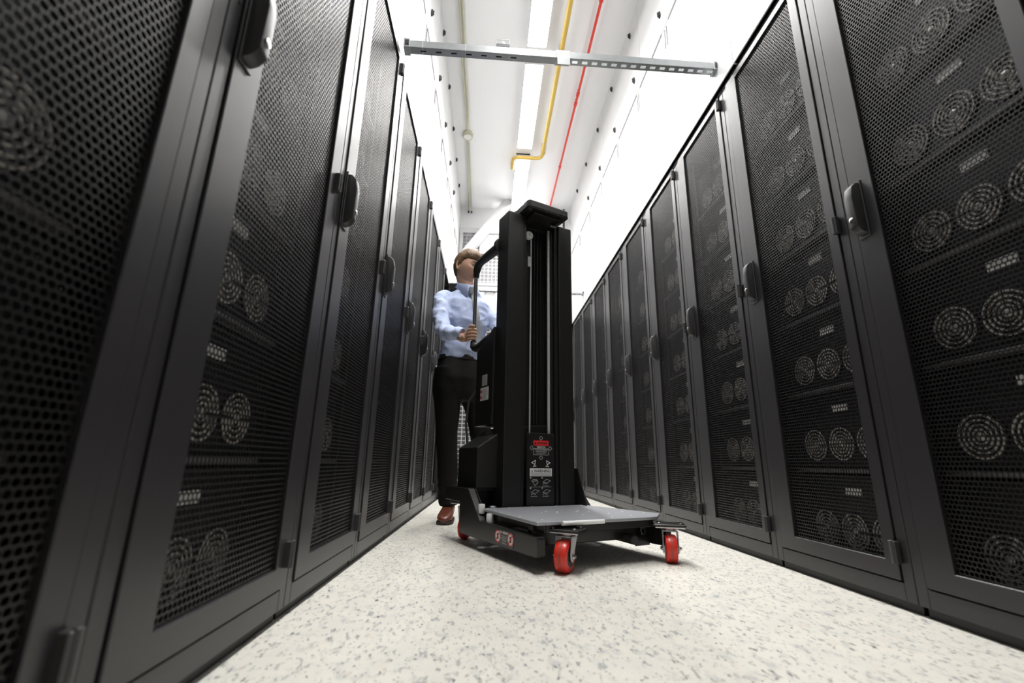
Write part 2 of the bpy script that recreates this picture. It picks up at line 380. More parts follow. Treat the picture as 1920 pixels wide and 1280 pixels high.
# ---------------------------------------------------------------- strut bars across the aisle
def strut(y0,y1,z0,z1,label,k_=1.0):
    t=empty('strut_bar',(0,0,0)); prop(t,label,'bar')
    d=Vector((XR-XL,y1-y0,z1-z0)); L=d.length; ex=d.normalized(); ez=Vector((0,0,1)); ez=(ez-ex*ez.dot(ex)).normalized(); ey=ez.cross(ex)
    Mx=Matrix(((ex.x,ey.x,ez.x,XL),(ex.y,ey.y,ez.y,y0),(ex.z,ey.z,ez.z,z0),(0,0,0,1)))
    def part(mb,name,m,bev=.001):
        mb.v=[tuple(Mx@Vector(v)) for v in mb.v]; return mb.build(name,m,t,bevel=bev)
    mid=.472*L
    h=.041*k_; hw=.0205
    mb=MB(); mb.box(0.03,mid,-hw,-hw+.0025,0,h); mb.box(.03,mid,hw-.0025,hw,0,h); mb.box(.03,mid,-hw,hw,0,.0025)
    part(mb,'plain_channel',M['galv'],0)
    mb=MB()
    for k in range(7): mb.box(.08+k*.075,.108+k*.075,-.003,.003,-.0012,.0006)
    part(mb,'slot_row',M['gasket'],0)
    mb=MB()
    for x in (.09,.30,.52): mb.box(x,x+.003,-hw-.001,hw+.001,-.001,h+.001)
    part(mb,'cable_tie',M['white'],0)
    mb=MB(); a=mid+.055; e=L-.03; mb.box(a,e,-hw,-hw+.0025,0,h); mb.box(a,e,hw-.0025,hw,0,h); mb.box(a,e,-hw,-.008,0,.0025); mb.box(a,e,.008,hw,0,.0025)
    n=15; st=(e-a)/n
    for k in range(n): mb.box(a+k*st,a+k*st+st*.45,-.008,.008,0,.0025)
    part(mb,'slotted_channel',M['galv'],0)
    mb=MB(); mb.box(mid-.01,mid+.065,-hw-.004,hw+.004,-.004,h+.004); part(mb,'joint_sleeve',M['housing'])
    mb=MB(); mb.box(mid-.005,mid+.06,-hw-.009,-hw-.004,-.05,-.002); part(mb,'joint_plate',M['galv'])
    for x in (0,L-.03):
        mb=MB(); mb.box(x,x+.03,-hw-.006,hw+.006,-.006,h+.006); part(mb,'end_bracket',M['galv'])
        mb=MB(); mb.box(x+.006,x+.026,-hw-.010,-hw-.006,.006,.034); part(mb,'bracket_bolt',M['latch'])
    return t,Mx,L
strut(1.835,1.90,2.335,2.383,'galvanised strut bar across the aisle above the racks, nearer one with slots')
strut(5.26,5.28,2.395,2.41,'thin galvanised strut bar across the far end of the aisle',.45)
s=empty('sensor_box',(.018,1.868,2.405)); prop(s,'small grey sensor box with wire bracket on top of the near strut bar','sensor')
MB().box(-.034,.034,-.02,.02,0,.026).build('sensor_body',M['sensor'],s,bevel=.004)
MB().disc_lathe((0,-.005,.026),(0,0,1),[(.012,0),(.012,.014),(.006,.02)],14).build('sensor_head',M['housing'],s,smooth=True)
MB().tube([(-.034,0,.02),(-.034,0,.068),(.034,0,.068),(.034,0,.02)],.0018,6).build('wire_bracket',M['galv'],s)
MB().tube([(-.03,0,.01),(-.05,.0,.006),(-.075,.0,-.004)],.004,8).build('sensor_cable',M['galv'],s)

# ---------------------------------------------------------------- server racks
# rack frame of reference: x to the viewer's right (0 = handle side), y into the rack, z up; 0.6 m wide
RW, RH, RD = .598, 2.268, .95
MX0, MX1, MZ0, MZ1 = .121, .519, .1275, 2.214      # perforated opening
def perforated_mesh():
    p=.0115; hx,hw,ch=.0052,.0049,.0026
    verts={}; V=[]; F=[]
    def vid(x,y,z):
        k=(round(x*1e5),round(y*1e5),round(z*1e5))
        if k not in verts: verts[k]=len(V); V.append((x,y,z))
        return verts[k]
    yf,yb=.008,.0096
    q=p/2
    outer=[(q,0),(q,q),(0,q),(-q,q),(-q,0),(-q,-q),(0,-q),(q,-q)]
    inner=[(hx,0),(hx-ch*.35,hw-ch*.35),(0,hw),(-hx+ch*.35,hw-ch*.35),(-hx,0),(-hx+ch*.35,-hw+ch*.35),(0,-hw),(hx-ch*.35,-hw+ch*.35)]
    nz=int((MZ1-MZ0)/p)+2; nx=int((MX1-MX0)/p)+2
    for j in range(nz):
        z=MZ0-.002+j*p
        for i in range(nx):
            x=MX0-.004+i*p+(q if j%2 else 0)
            for k in range(8):
                l=(k+1)%8
                o0=vid(x+outer[k][0],yf,z+outer[k][1]); o1=vid(x+outer[l][0],yf,z+outer[l][1])
                i0=vid(x+inner[k][0],yf,z+inner[k][1]); i1=vid(x+inner[l][0],yf,z+inner[l][1])
                b0=vid(x+inner[k][0],yb,z+inner[k][1]); b1=vid(x+inner[l][0],yb,z+inner[l][1])
                F.append((o0,o1,i1,i0)); F.append((i0,i1,b1,b0))
    me=bpy.data.meshes.new('perforated_panel'); me.from_pydata(V,[],F); me.materials.append(M['perf'])
    bm=bmesh.new(); bm.from_mesh(me); bmesh.ops.recalc_face_normals(bm,faces=bm.faces)
    f=min(bm.faces,key=lambda q:q.calc_center_median().y)
    if f.normal.y>0: bmesh.ops.reverse_faces(bm,faces=bm.faces)
    bm.to_mesh(me); bm.free()
    return me
PERF=perforated_mesh()

def make_rack(open_front=False):
    r=empty('server_rack')
    mb=MB()
    for x0,x1 in ((.0,.0335),(.5645,RW)): mb.box(x0,x1,.004,.05,.027,RH)
    mb.box(.0335,.5645,.004,.05,.027,.0745); mb.box(.0335,.5645,.004,.05,2.2525,RH)
    mb.build('rack_frame',M['rack'],r,bevel=.002)
    MB().box(.006,RW-.006,.022,.10,0,.027).build('plinth',M['rack_in'],r)
    mb=MB(); mb.box(0,.003,.05,RD,.027,RH); mb.box(RW-.003,RW,.05,RD,.027,RH); mb.box(0,RW,RD-.003,RD,.027,RH); mb.box(0,RW,.05,RD,.027,.030)
    mb.build('side_panel',M['rack_in'],r)
    MB().box(0,RW,.03,RD,RH-.004,RH+.001).build('top_cover',M['rack'],r)
    for x0 in (.052,.526):
        mb=MB(); mb.box(x0,x0+.022,.085,.12,.08,2.2)
        for k in range(24): mb.disc_lathe((x0+.011,.0855,.135+k*.0885),(0,-1,0),[(.0035,0),(.0035,.0025),(.0015,.0035)],8,1)
        mb.build('mounting_rail',[M['rack_in'],M['screw']],r)
    mb=MB()
    for z in (1.172,1.198): mb.disc_lathe((.024,.004,z),(0,-1,0),[(.0042,0),(.0042,.0012)],8)
    mb.build('plug',M['gasket'],r)
    if open_front: return r
    d=MB().frame(.037,.561,.078,2.249,MX0,MX1,MZ0,MZ1,0,.022).build('door',M['rack'],r,bevel=.0016)
    pp=bpy.data.objects.new('perforated_panel',PERF); COL.objects.link(pp); pp.parent=d
    mb=MB(); mb.frame(.0335,.5645,.0745,2.2525,.06,.54,.10,2.23,.02,.026); mb.build('door_gasket',M['gasket'],d)
    # swing handle: long body with sloping ends
    mb=MB(); mb.prism([(0,1.075),(-.020,1.083),(-.033,1.100),(-.036,1.20),(-.030,1.236),(-.016,1.251),(0,1.253)],.047,.079,'x')
    hd=mb.build('handle',M['handle'],d,bevel=.005,seg=2,smooth=True)
    mb=MB(); mb.box(.042,.084,-.004,.0,1.066,1.26); mb.build('handle_base',M['handle'],d,bevel=.003)
    MB().disc_lathe((.063,-.033,1.125),(0,-1,0),[(.0085,0),(.0085,.004),(.005,.005)],14).build('lock',M['chrome'],d,smooth=True)
    for z in (2.190,1.162,.152):
        mb=MB(); mb.box(.5535,.5765,-.014,.002,z-.029,z+.029); mb.cyl((.566,-.012,z-.031),(.566,-.012,z+.031),.006,10)
        mb.build('hinge',M['handle'],d,bevel=.002)
    return r

def make_unit():
    u=empty('server_unit')
    H=.280
    mb=MB(); mb.frame(0,.45,0,H,.004,.446,.004,H-.004,.0,.012); mb.box(.003,.447,.006,.7,.003,H-.003)
    ch=mb.build('chassis',M['unit'],u,bevel=.001)
    MB().prism([(-.020,.0),(0,.0),(0,.012),(-.016,.012),(-.020,.008)],.0,.45,'x').build('front_ledge',M['lip'],u,bevel=.001)
    for cx in (.095,.225,.355):
        cz=.098
        f=MB().disc_lathe((cx,.0055,cz),(0,-1,0),[(.0605,0),(.0605,.0035),(.057,.004)],36).build('fan',M['fan_in'],u)
        mb=MB()
        for ri,ro in ((.0520,.0568),(.0395,.0440),(.0275,.0318),(.0165,.0205)):
            for q in range(4):
                ga=.0030/ro
                mb.ring((cx,.0005,cz),(0,-1,0),ri,ro,.003,9,q*PI/2+ga,(q+1)*PI/2-ga)
        mb.build('fan_guard',M['fan_ring'],f)
        MB().disc_lathe((cx,.0012,cz),(0,-1,0),[(.011,0),(.011,.003),(.006,.006)],16).build('fan_hub',M['fan_hub'],f,smooth=True)
    MB().box(.205,.275,.001,.0045,.2120,.2370).build('label_plate',M['label'],u)
    for x,z in ((.012,.03),(.438,.03),(.012,.25),(.438,.25)): MB().disc_lathe((x,.0005,z),(0,-1,0),[(.004,0),(.004,.0025),(.002,.003)],8).build('front_screw',M['screw'],u)
    return u

rank=['first','second','third','fourth','fifth','sixth','seventh','eighth','ninth','tenth']
rack0=make_rack(); unit0=make_unit(); used=[False,False]
UZ=[.072+.2885*k for k in range(7)]
def place(o, key, x, y, z, rz):
    if used[key]: o=copy_tree(o)
    used[key]=True
    o.location=(x,y,z); o.rotation_euler=(0,0,rz); return o
def row(side, n, units):
    for i in range(n):
        if side=='right': loc=(XR,RR+.6*(i+1),0); rz=-PI/2
        else: loc=(XL,RL+.6*i,0); rz=PI/2
        r=place(rack0,0,*loc,rz)
        prop(r,'dark grey server rack with perforated door, %s from the camera in the %s row'%(rank[i],side),'server rack','perforated server racks in the %s row'%side)
        if i not in units: continue
        c,s=math.cos(rz),math.sin(rz)
        for k,z in enumerate(UZ):
            ux,uy=.075,.10
            o=place(unit0,1,loc[0]+ux*c-uy*s,loc[1]+ux*s+uy*c,z,rz)
            lev='lowest' if k==0 else 'topmost' if k==6 else rank[k]+' from the bottom'
            prop(o,'server unit with three fans, %s in the %s %s rack'%(lev,rank[i],side),'server','fan cooled server units of the %s row'%side)
row('right',9,range(0,7)); row('left',7,range(0,4))
r=make_rack(True); r.location=(XL,RL+.6*7,0); r.rotation_euler=(0,0,PI/2)
prop(r,'open dark rack without a door at the far end of the left row','server rack')
MB().box(.05,.55,.06,.08,.08,2.24).build('dark_interior_sheet',M['gasket'],r)  # near-black sheet put in for the shade inside the doorless rack
c=empty('tall_cabinet',(-.47,4.88,0)); prop(c,'tall black cabinet standing out past the far end of the left rack row','cabinet')
MB().box(-.025,.085,0,.5,.0,2.34).build('cabinet_body',M['gasket'],c,bevel=.004)
MB().box(-.02,-.008,-.02,0,1.05,1.25).build('cabinet_handle',M['rack_in'],c,bevel=.002)

# ---------------------------------------------------------------- server lift
# lift frame: x across (to the viewer's right), y to the rear, z up; origin under the near left caster
lift=empty('server_lift',(.279,1.703,0),math.radians(26))
prop(lift,'black server lift with tall mast, grey platform and red caster wheels in the aisle','lift')
BF=.60; TOP=1.738
mb=MB()
mb.prism([(.073,BF),(.176,BF),(.176,BF+.12),(.073,BF+.12)],.10,TOP,'z'); mb.build('mast_column',M['lift'],lift,bevel=.004,seg=2)
mb=MB(); mb.prism([(.409,BF),(.500,BF),(.500,BF+.12),(.409,BF+.12)],.10,TOP-.002,'z'); mb.build('mast_column',M['lift'],lift,bevel=.004,seg=2)
for x0,x1 in ((.178,.196),(.388,.407)):
    mb=MB(); mb.box(x0,x1,BF+.012,BF+.10,.12,TOP+.004); mb.build('guide_channel',M['lift2'],lift,bevel=.002)
for x0,x1 in ((.198,.209),(.374,.386)):
    MB().box(x0,x1,BF+.03,BF+.10,.12,TOP).build('guide_rail',M['lift'],lift,bevel=.002)
mb=MB(); mb.box(.19,.40,BF+.10,BF+.118,.12,TOP)
for x in (.275,.292,.312,.335): mb.box(x,x+.006,BF+.085,BF+.10,.52,TOP-.02)
mb.build('mast_back',M['lift'],lift,bevel=.001)
MB().cyl((.247,BF+.045,.50),(.247,BF+.045,1.655),.0046,12).build('lifting_cable',M['zinc_plate'],lift,smooth=True)
MB().cyl((.366,BF+.045,.50),(.366,BF+.045,1.71),.0085,14).build('guide_rod',M['zinc_plate'],lift,smooth=True)
p=MB(); p.disc_lathe((.232,BF+.035,1.645),(0,1,0),[(.013,0),(.024,.002),(.020,.007),(.020,.013),(.024,.018),(.013,.02)],24)
p=p.build('pulley',M['nylon'],lift,smooth=True); MB().cyl((.232,BF+.02,1.645),(.232,BF+.08,1.645),.006,10).build('pulley_axle',M['zinc'],p)
MB().box(.213,.231,BF+.02,BF+.022,1.44,1.50).build('mast_sticker',M['greyink'],lift)
mb=MB(); mb.prism([(.150,BF-.075),(.163,BF-.088),(.413,BF-.088),(.425,BF-.075),(.425,BF+.10),(.150,BF+.10)],TOP+.008,TOP+.052,'z')
cap=mb.build('top_cap',M['lift2'],lift,bevel=.006,seg=2)
for x in (.172,.186,.40): MB().cyl((x,BF-.06,TOP+.0),(x,BF-.06,TOP+.009),.004,8).build('cap_bolt',M['screw'],cap)
mb=MB(); mb.box(.20,.38,BF-.06,BF+.09,TOP-.012,TOP+.008); mb.build('cap_plate',M['lift'],lift,bevel=.002)
MB().cyl((.335,BF-.02,TOP-.03),(.375,BF-.02,TOP-.03),.007,10).build('sheave_pin',M['zinc'],cap)
mb=MB(); mb.box(.505,.514,BF+.02,BF+.10,.13,1.72); mb.build('side_trim',M['lift2'],lift,bevel=.002)
for z in (.9,1.15,1.4,1.6): MB().cyl((.513,BF+.06,z),(.518,BF+.06,z),.008,10).build('trim_bolt',M['lift2'],lift)

# lower mast cover with its warning prints
pl=MB().box(.210,.376,BF+.006,BF+.016,.13,.522).build('cover_plate',M['lift2'],lift,bevel=.002)
for x in (.222,.366): MB().cyl((x,BF+.008,.512),(x,BF+.003,.512),.004,8).build('plate_screw',M['screw'],pl)
yp=BF+.006
def on_plate(x,z,y=None): # text facing the viewer (-y)
    return Matrix.Translation((x,(yp if y is None else y)-.0007,z))@Matrix.Rotation(PI/2,4,'X')
def line(mb,pts,wd,closed=False,y=None):
    y0=(yp if y is None else y)-.0011; P=[Vector((a,b)) for a,b in pts]
    if closed: P.append(P[0])
    for a,b in zip(P[:-1],P[1:]):
        t=(b-a).normalized(); nn=Vector((-t.y,t.x))*wd/2; a2=a-t*wd/2; b2=b+t*wd/2
        mb.prism([tuple(a2+nn),tuple(b2+nn),tuple(b2-nn),tuple(a2-nn)],y0,y0+.001,'y')
cx=.293
sg=MB().box(cx-.046,cx+.046,yp-.0008,yp,.459,.485).build('danger_sign',M['red_st'],pl)
text_obj('danger_text','DANGER',.016,M['ink'],sg,on_plate(cx+.006,.472,yp-.0008))
mb=MB(); mb.prism([(cx-.041,.465),(cx-.029,.465),(cx-.035,.478)],yp-.0016,yp-.0008,'y'); mb.build('danger_triangle',M['ink'],sg)
w_=MB().box(cx-.046,cx+.046,yp-.0008,yp,.413,.459).build('watch_sign',M['ink'],pl)
text_obj('watch_text','WATCH',.0135,M['white'],w_,on_plate(cx,.4515,yp-.0008))
mb=MB(); line(mb,[(cx-.046,.414),(cx+.046,.414),(cx+.046,.442),(cx-.046,.442)],.002,True,yp-.0008)
for k,(a,b) in enumerate(((.9,.437),(.75,.432),(.8,.427),(.62,.421))): mb.box(cx-.042*a,cx+.042*a,yp-.0018,yp-.0008,b-.001,b+.001)
mb.box(cx-.043,cx+.043,yp-.0018,yp-.0008,.4425,.4455)
mb.build('watch_print',M['greyink'],w_)
mb=MB()
for (px,pz) in ((cx,.497),(cx,.400),(cx-.056,.447),(cx+.056,.447)):
    d=.0105; line(mb,[(px-d,pz),(px,pz+d),(px+d,pz),(px,pz-d)],.0022,True)
mb.build('arrow_print',M['greyink'],pl)
mb=MB()
for s in (-1,1):
    x=cx+s*.043; line(mb,[(x-s*.012,.345),(x+s*.010,.356),(x+s*.012,.334),(x-s*.004,.327)] if False else [(x-s*.010,.386),(x+s*.012,.375),(x-s*.006,.366)],.003,True)
    line(mb,[(x-s*.012,.358),(x-s*.006,.360),(x+s*.002,.356)],.0045)
mb.build('hand_print',M['white'],pl)
wn=MB().box(cx-.066,cx+.066,yp-.0008,yp,.309,.348).build('warning_sign',M['white'],pl)
text_obj('warning_text','WARNING',.0205,M['ink'],wn,on_plate(cx+.008,.3345,yp-.0008))
mb=MB(); mb.prism([(cx-.061,.328),(cx-.047,.328),(cx-.054,.342)],yp-.0016,yp-.0008,'y')
for b in (.322,.317,.3125): mb.box(cx-.06,cx+.06,yp-.0016,yp-.0008,b-.0007,b+.0007)
mb.build('warning_triangle',M['greyink'],wn)
for i,(gx,gz) in enumerate(((cx-.035,.283),(cx+.033,.283),(cx-.035,.234),(cx+.033,.234))):
    mb=MB(); mb.ring((gx-.026,yp,gz+.019),(0,-1,0),.0001,.0045,.0012,12)
    if i==0: line(mb,[(gx-.020,gz+.006),(gx,gz-.019),(gx+.018,gz-.002),(gx+.010,gz+.010),(gx-.008,gz+.012)],.0026,True); line(mb,[(gx-.01,gz+.003),(gx+.01,gz+.005)],.004)
    else:
        line(mb,[(gx-.022,gz-.002),(gx+.004,gz-.006),(gx+.024,gz+.006),(gx,gz+.012)],.0024,True); line(mb,[(gx-.02,gz-.012),(gx-.012,gz-.006),(gx+.004,gz-.012)],.003)
        mb.box(gx-.024,gx+.012,yp-.0012,yp,gz-.0215,gz-.0190)
    mb.build('pictogram',M['greyink'],pl)
mb=MB(); mb.box(cx-.066,cx+.062,yp-.001,yp,.2575,.2590); mb.build('divider_line',M['greyink'],pl)

# chassis: side frames, cross member, rear deck
def side_frame(x0,x1):
    prof=[(.046,.060),(.060,.052),(.62,.047),(.735,.047),(.755,.185),(.945,.185),(.945,.252),(.66,.252),(.525,.122),(.050,.122),(.046,.115)]
    return MB().prism(prof,x0,x1,'x').build('side_frame',M['lift'],lift,bevel=.003)
sf=side_frame(-.080,-.045); side_frame(.545,.580)
mb=MB(); mb.box(-.046,.546,.60,.72,.10,.16); mb.box(-.046,.546,.43,.47,.06,.105); mb.build('cross_member',M['lift'],lift,bevel=.003)
mb=MB(); mb.box(-.078,.578,.70,.945,.236,.252); mb.box(-.078,.578,.935,.945,.186,.25); mb.build('rear_deck',M['lift'],lift,bevel=.002)
for x in (.0,.12): MB().cyl((x,.80,.252),(x,.80,.258),.006,8).build('deck_bolt',M['screw'],lift)
mb=MB(); mb.box(-.048,.548,.135,.165,.075,.150); mb.build('front_cross_member',M['lift2'],lift,bevel=.003)
# label on the left side frame: two prohibition signs and text
xs=-.0805
def on_side(y,z): return Matrix.Translation((xs-.0006,y,z))@Matrix(((0,0,-1,0),(-1,0,0,0),(0,1,0,0),(0,0,0,1)))
lb=MB().box(xs-.0004,xs+.001,.215,.375,.0575,.117).build('riding_label',M['lift2'],sf)
for y in (.343,.237):
    rg=MB(); rg.ring((xs-.0004,y,.086),(-1,0,0),.0001,.0235,.0007,28); o=rg.build('sign_disc',M['white'],lb)
    rg=MB(); rg.ring((xs-.0011,y,.086),(-1,0,0),.0195,.0235,.0006,28); rg.build('sign_ring',M['red_st'],o)
    mb=MB(); a=.014; mb.prism([(y-a-.002,.086+a),(y-a+.002,.086+a+.003),(y+a+.002,.086-a),(y+a-.002,.086-a-.003)],xs-.0016,xs-.0010,'x'); mb.build('sign_bar',M['red_st'],o)
    mb=MB(); mb.box(xs-.0014,xs-.0008,y-.007,y+.005,.076,.090); mb.box(xs-.0014,xs-.0008,y-.003,y+.007,.090,.097); mb.build('sign_figure',M['ink'],o)
text_obj('riding_text','NO RIDING',.0145,M['white'],lb,on_side(.290,.104))
mb=MB()
for k,(a,z) in enumerate(((1,.092),(.9,.086),(1,.080),(.7,.074),(.85,.066))): mb.box(xs-.0009,xs-.0003,.29-.026*a,.29+.026*a,z-.0012,z+.0012)
mb.build('small_print',M['greyink'],lb)
# white rollers under the rear corner of the platform
rl=MB(); rl.disc_lathe((-.052,.475,.105),(0,0,1),[(.014,0),(.016,.004),(.016,.048),(.014,.052)],18); rl.build('guide_roller',M['nylon'],lift,smooth=True)
rl=MB(); rl.disc_lathe((-.055,.556,.150),(0,0,1),[(.013,0),(.015,.003),(.015,.036),(.013,.04)],18); rl.build('guide_roller',M['nylon'],lift,smooth=True)
rl=MB(); rl.disc_lathe((.01,.575,.150),(0,0,1),[(.016,0),(.018,.003),(.018,.026),(.013,.03)],18); rl.build('guide_roller',M['zinc'],lift,smooth=True)
MB().box(-.044,.544,.735,.75,.05,.236).build('rear_skirt',M['lift'],lift,bevel=.002)
# gussets up to the deck
MB().prism([(.50,.122),(.655,.252),(.70,.252),(.70,.122)],-.046,-.043,'x').build('gusset',M['lift'],lift)
MB().prism([(.53,.17),(.66,.10),(.66,.35),(.60,.35)],.515,.522,'x').build('gusset',M['lift'],lift)

# platform
poly=[(-.045,.575),(-.078,.052),(.44,.040),(.505,.046),(.612,.135),(.535,.585)]
pf=MB().prism(poly,.158,.170,'z').build('platform',M['plate'],lift,bevel=.0025,seg=2)
mb=MB(); mb.box(-.03,.50,.065,.085,.128,.158); mb.box(-.03,.50,.54,.56,.128,.158); mb.box(-.035,-.015,.07,.56,.128,.158); mb.box(.48,.50,.07,.56,.128,.158)
mb.build('platform_frame',M['lift2'],pf,bevel=.002)
mb=MB(); mb.tube([(.02,.036,.164),(.21,.034,.164)],.008,12); mb.build('front_lip',M['nylon'],pf,smooth=True)
rnd=random.Random(7)
for (x,y) in ((-.03,.54),(-.04,.4),(-.05,.22),(-.02,.11),(.09,.56),(.22,.57),(.36,.57),(.50,.55),(.12,.33),(.16,.36),(.20,.33),(.17,.29),(.28,.30),(.31,.33),(.34,.29),(.46,.40),(.49,.24),(.42,.11),(.30,.09),(.55,.17),(.24,.2),(.38,.2)):
    MB().disc_lathe((x,y,.170),(0,0,1),[(.0042,0),(.0042,.0008),(.002,.0016)],10).build('rivet',M['nylon'],pf)
# steering grip and pull rings below the platform
g=MB(); g.tube([(.425,.285,.082),(.405,.075,.080)],[.0185,.0185],18); g.build('foam_grip',M['foam'],lift,bevel=.004,smooth=True)
MB().tube([(.428,.42,.082),(.424,.27,.082)],.009,10).build('grip_bar',M['lift2'],lift)
mb=MB(); mb.ring((.455,.085,.112),(.25,-1,.1),.0125,.0165,.004,28); mb.build('pull_ring',M['chrome'],lift,smooth=True)
mb=MB(); mb.ring((.455,.128,.150),(.2,-1,.1),.0085,.0115,.003,24); mb.build('pull_ring',M['chrome'],lift,smooth=True)
mb=MB(); mb.prism([(.462,.045),(.545,.045),(.545,.15),(.47,.15)],.135,.142,'y'); mb.build('front_gusset',M['lift2'],lift,bevel=.002)

def caster(name,x,y,zt,ang,R,W,off,pedal=True):
    # zt: underside of the mounting plate; ang: heading of the axle about z
    z0=R; ca,sa=math.cos(ang),math.sin(ang)
    def T(p): return (x+p[0]*ca-p[1]*sa, y+p[0]*sa+p[1]*ca, p[2])
    def tr(mb): mb.v=[T(p) for p in mb.v]; return mb
    c=tr(MB().box(-.058,.058,-.050,.050,zt,zt+.006)).build(name,M['chrome'],lift,bevel=.0015)
    tr(MB().box(-.062,.062,-.052,.052,zt+.006,zt+.015)).build('mount_plate',M['lift2'],c,bevel=.002)
    for bx,by in ((-.042,-.034),(.042,-.034),(-.042,.034),(.042,.034)): tr(MB().disc_lathe((bx,by,zt+.015),(0,0,1),[(.006,0),(.006,.004),(.003,.005)],8)).build('plate_bolt',M['screw'],c)
    tr(MB().disc_lathe((0,0,zt),(0,0,-1),[(.026,0),(.026,.006),(.02,.012),(.02,.016)],20)).build('swivel',M['zinc'],c,smooth=True)
    oy=off
    for s in (-1,1):
        f=MB(); f.prism([(-.032,zt-.010),(.026,zt-.010),(oy+.019,z0+.014),(oy+.016,z0-.010),(oy,z0-.020),(oy-.016,z0-.010),(oy-.019,z0+.014)],s*(W/2+.004),s*(W/2+.0075),'x')
        tr(f).build('fork_leg',M['zinc_plate'],c,bevel=.001)
        tr(MB().disc_lathe((s*(W/2+.0075),oy,z0),(s,0,0),[(.009,0),(.009,.004),(.005,.008),(.005,.011)],12)).build('axle_nut',M['zinc'],c,smooth=True)
    tr(MB().box(-W/2-.0075,W/2+.0075,-.022,.022,zt-.016,zt-.010)).build('fork_crown',M['zinc'],c,bevel=.002)
    wh=tr(MB().disc_lathe((-W/2,oy,z0),(1,0,0),[(R*.52,.001),(R*.80,0),(R*.93,.003),(R,W*.24),(R,W*.76),(R*.93,W-.003),(R*.80,W),(R*.52,W-.001)],40)).build('wheel',M['red'],c,smooth=True)
    tr(MB().disc_lathe((-W/2-.0005,oy,z0),(1,0,0),[(R*.30,0),(R*.62,.0),(R*.62,W+.001),(R*.30,W+.001)],28)).build('wheel_hub',M['lift'],wh,smooth=True)
    tr(MB().disc_lathe((-W*.10,oy,z0),(1,0,0),[(R*.9,0),(R+.0006,0),(R+.0006,W*.20),(R*.9,W*.20)],40)).build('tread_band',M['tread'],wh,smooth=True)
    if pedal:
        pd=MB(); pd.prism([(oy*.2+.02,zt-.012),(oy*.2+.075,zt-.030),(oy*.2+.078,zt-.024),(oy*.2+.02,zt-.004)],-.016,.016,'x'); tr(pd).build('brake_pedal',M['zinc'],c,bevel=.0015)
    return c
caster('front_caster',.052,.054,.130,math.radians(-56),.055,.048,-.026)
caster('front_caster',.540,.020,.130,math.radians(-42),.053,.046,-.020)
caster('rear_caster',-.006,.850,.168,math.radians(-50),.056,.038,.006,False)
caster('rear_caster',.520,.880,.168,math.radians(-30),.060,.036,-.020,False)

# drive box, control box, handlebars
mb=MB(); mb.prism([(-.036,.252),(.40,.252),(.40,.575),(.135,.550),(-.036,.442)],.665,.90,'y'); mb.build('battery_box',M['lift'],lift,bevel=.004,seg=2)
mb=MB(); mb.prism([(.72,.56),(.93,.56),(.932,.985),(.86,1.02),(.72,1.09)],.062,.47,'x'); cb=mb.build('control_box',M['lift'],lift,bevel=.005,seg=2)
def side_sticker(y0,y1,z0,z1,name,m_): return MB().box(.0605,.0625,y0,y1,z0,z1).build(name,m_,cb)
side_sticker(.785,.845,.775,.835,'key_panel',M['grey_st'])
st=side_sticker(.765,.862,.695,.765,'safety_sticker',M['white'])
mb=MB()
for k in range(6): mb.box(.0598,.0606,.792,.838-(k%2)*.008,.704+k*.009,.707+k*.009)
mb.build('sticker_print',M['greyink'],st)
mb=MB()
for z in (.713,.745): mb.ring((.0604,.850,z),(-1,0,0),.0001,.0095,.0006,16)
mb.build('sticker_sign',M['red_st'],st)
mb=MB(); mb.ring((.0604,.778,.73),(-1,0,0),.008,.010,.0006,16); mb.build('sticker_symbol',M['greyink'],st)
for hx in (.112,.462):
    hb=MB(); hb.tube([(hx,1.10,1.075),(hx,1.10,1.59)],.0125,16); hb=hb.build('handlebar',M['chrome'],lift,smooth=True)
    hb.name='handlebar'
    mb=MB(); mb.tube([(hx-.02,.72,1.575),(hx-.01,.9,1.592)]+arc((hx,1.10,1.61),(hx,1.02,1.603),(hx,1.10,1.52)),[.031,.0275]+[.0245]*5+[.020,.0185],16)
    mb.build('upper_arm',M['rubber'],hb,smooth=True)
    mb=MB(); mb.tube([(hx+.0,.72,1.07),(hx,.9,1.05)]+arc((hx,1.10,1.035),(hx,1.0,1.04),(hx,1.10,1.095)),[.036,.032]+[.026]*5+[.021,.019],16)
    mb.build('lower_arm',M['rubber'],hb,smooth=True)
    MB().disc_lathe((hx-.02,.725,1.575),(0,-1,0),[(.045,0),(.045,.01),(.035,.014)],20).build('arm_flange',M['lift2'],hb,smooth=True)
MB().tube([(.085,.925,.80),(.03,.945,.70),(.012,.93,.58),(.012,.90,.46),(.03,.88,.42)],.0065,8).build('power_cable',M['rubber'],lift,smooth=True)

# ---------------------------------------------------------------- the man behind the lift
MO=Vector((-.20,3.12,0))
man=empty('person',MO)
prop(man,'man in light blue shirt, grey tie and black trousers gripping the handlebar of the lift','person')
def W2(p): return Vector(p)-MO
def mesh_eval(o):
    dg=bpy.context.evaluated_depsgraph_get(); return bpy.data.meshes.new_from_object(o.evaluated_get(dg))
def fuse(parts, voxel, smooth=2, name='tmp'):
    # several overlapping closed shells -> one continuous skin
    mb=MB()
    for v,f in parts: mb.add(v,f)
    me=bpy.data.meshes.new(name); me.from_pydata(mb.v,[],mb.f)
    bm=bmesh.new(); bm.from_mesh(me); bmesh.ops.recalc_face_normals(bm,faces=bm.faces); bm.to_mesh(me); bm.free()
    o=bpy.data.objects.new(name,me); COL.objects.link(o)
    r=o.modifiers.new('r','REMESH'); r.mode='VOXEL'; r.voxel_size=voxel
    if smooth: q=o.modifiers.new('s','SMOOTH'); q.iterations=smooth; q.factor=.5
    out=mesh_eval(o); bpy.data.objects.remove(o); return out
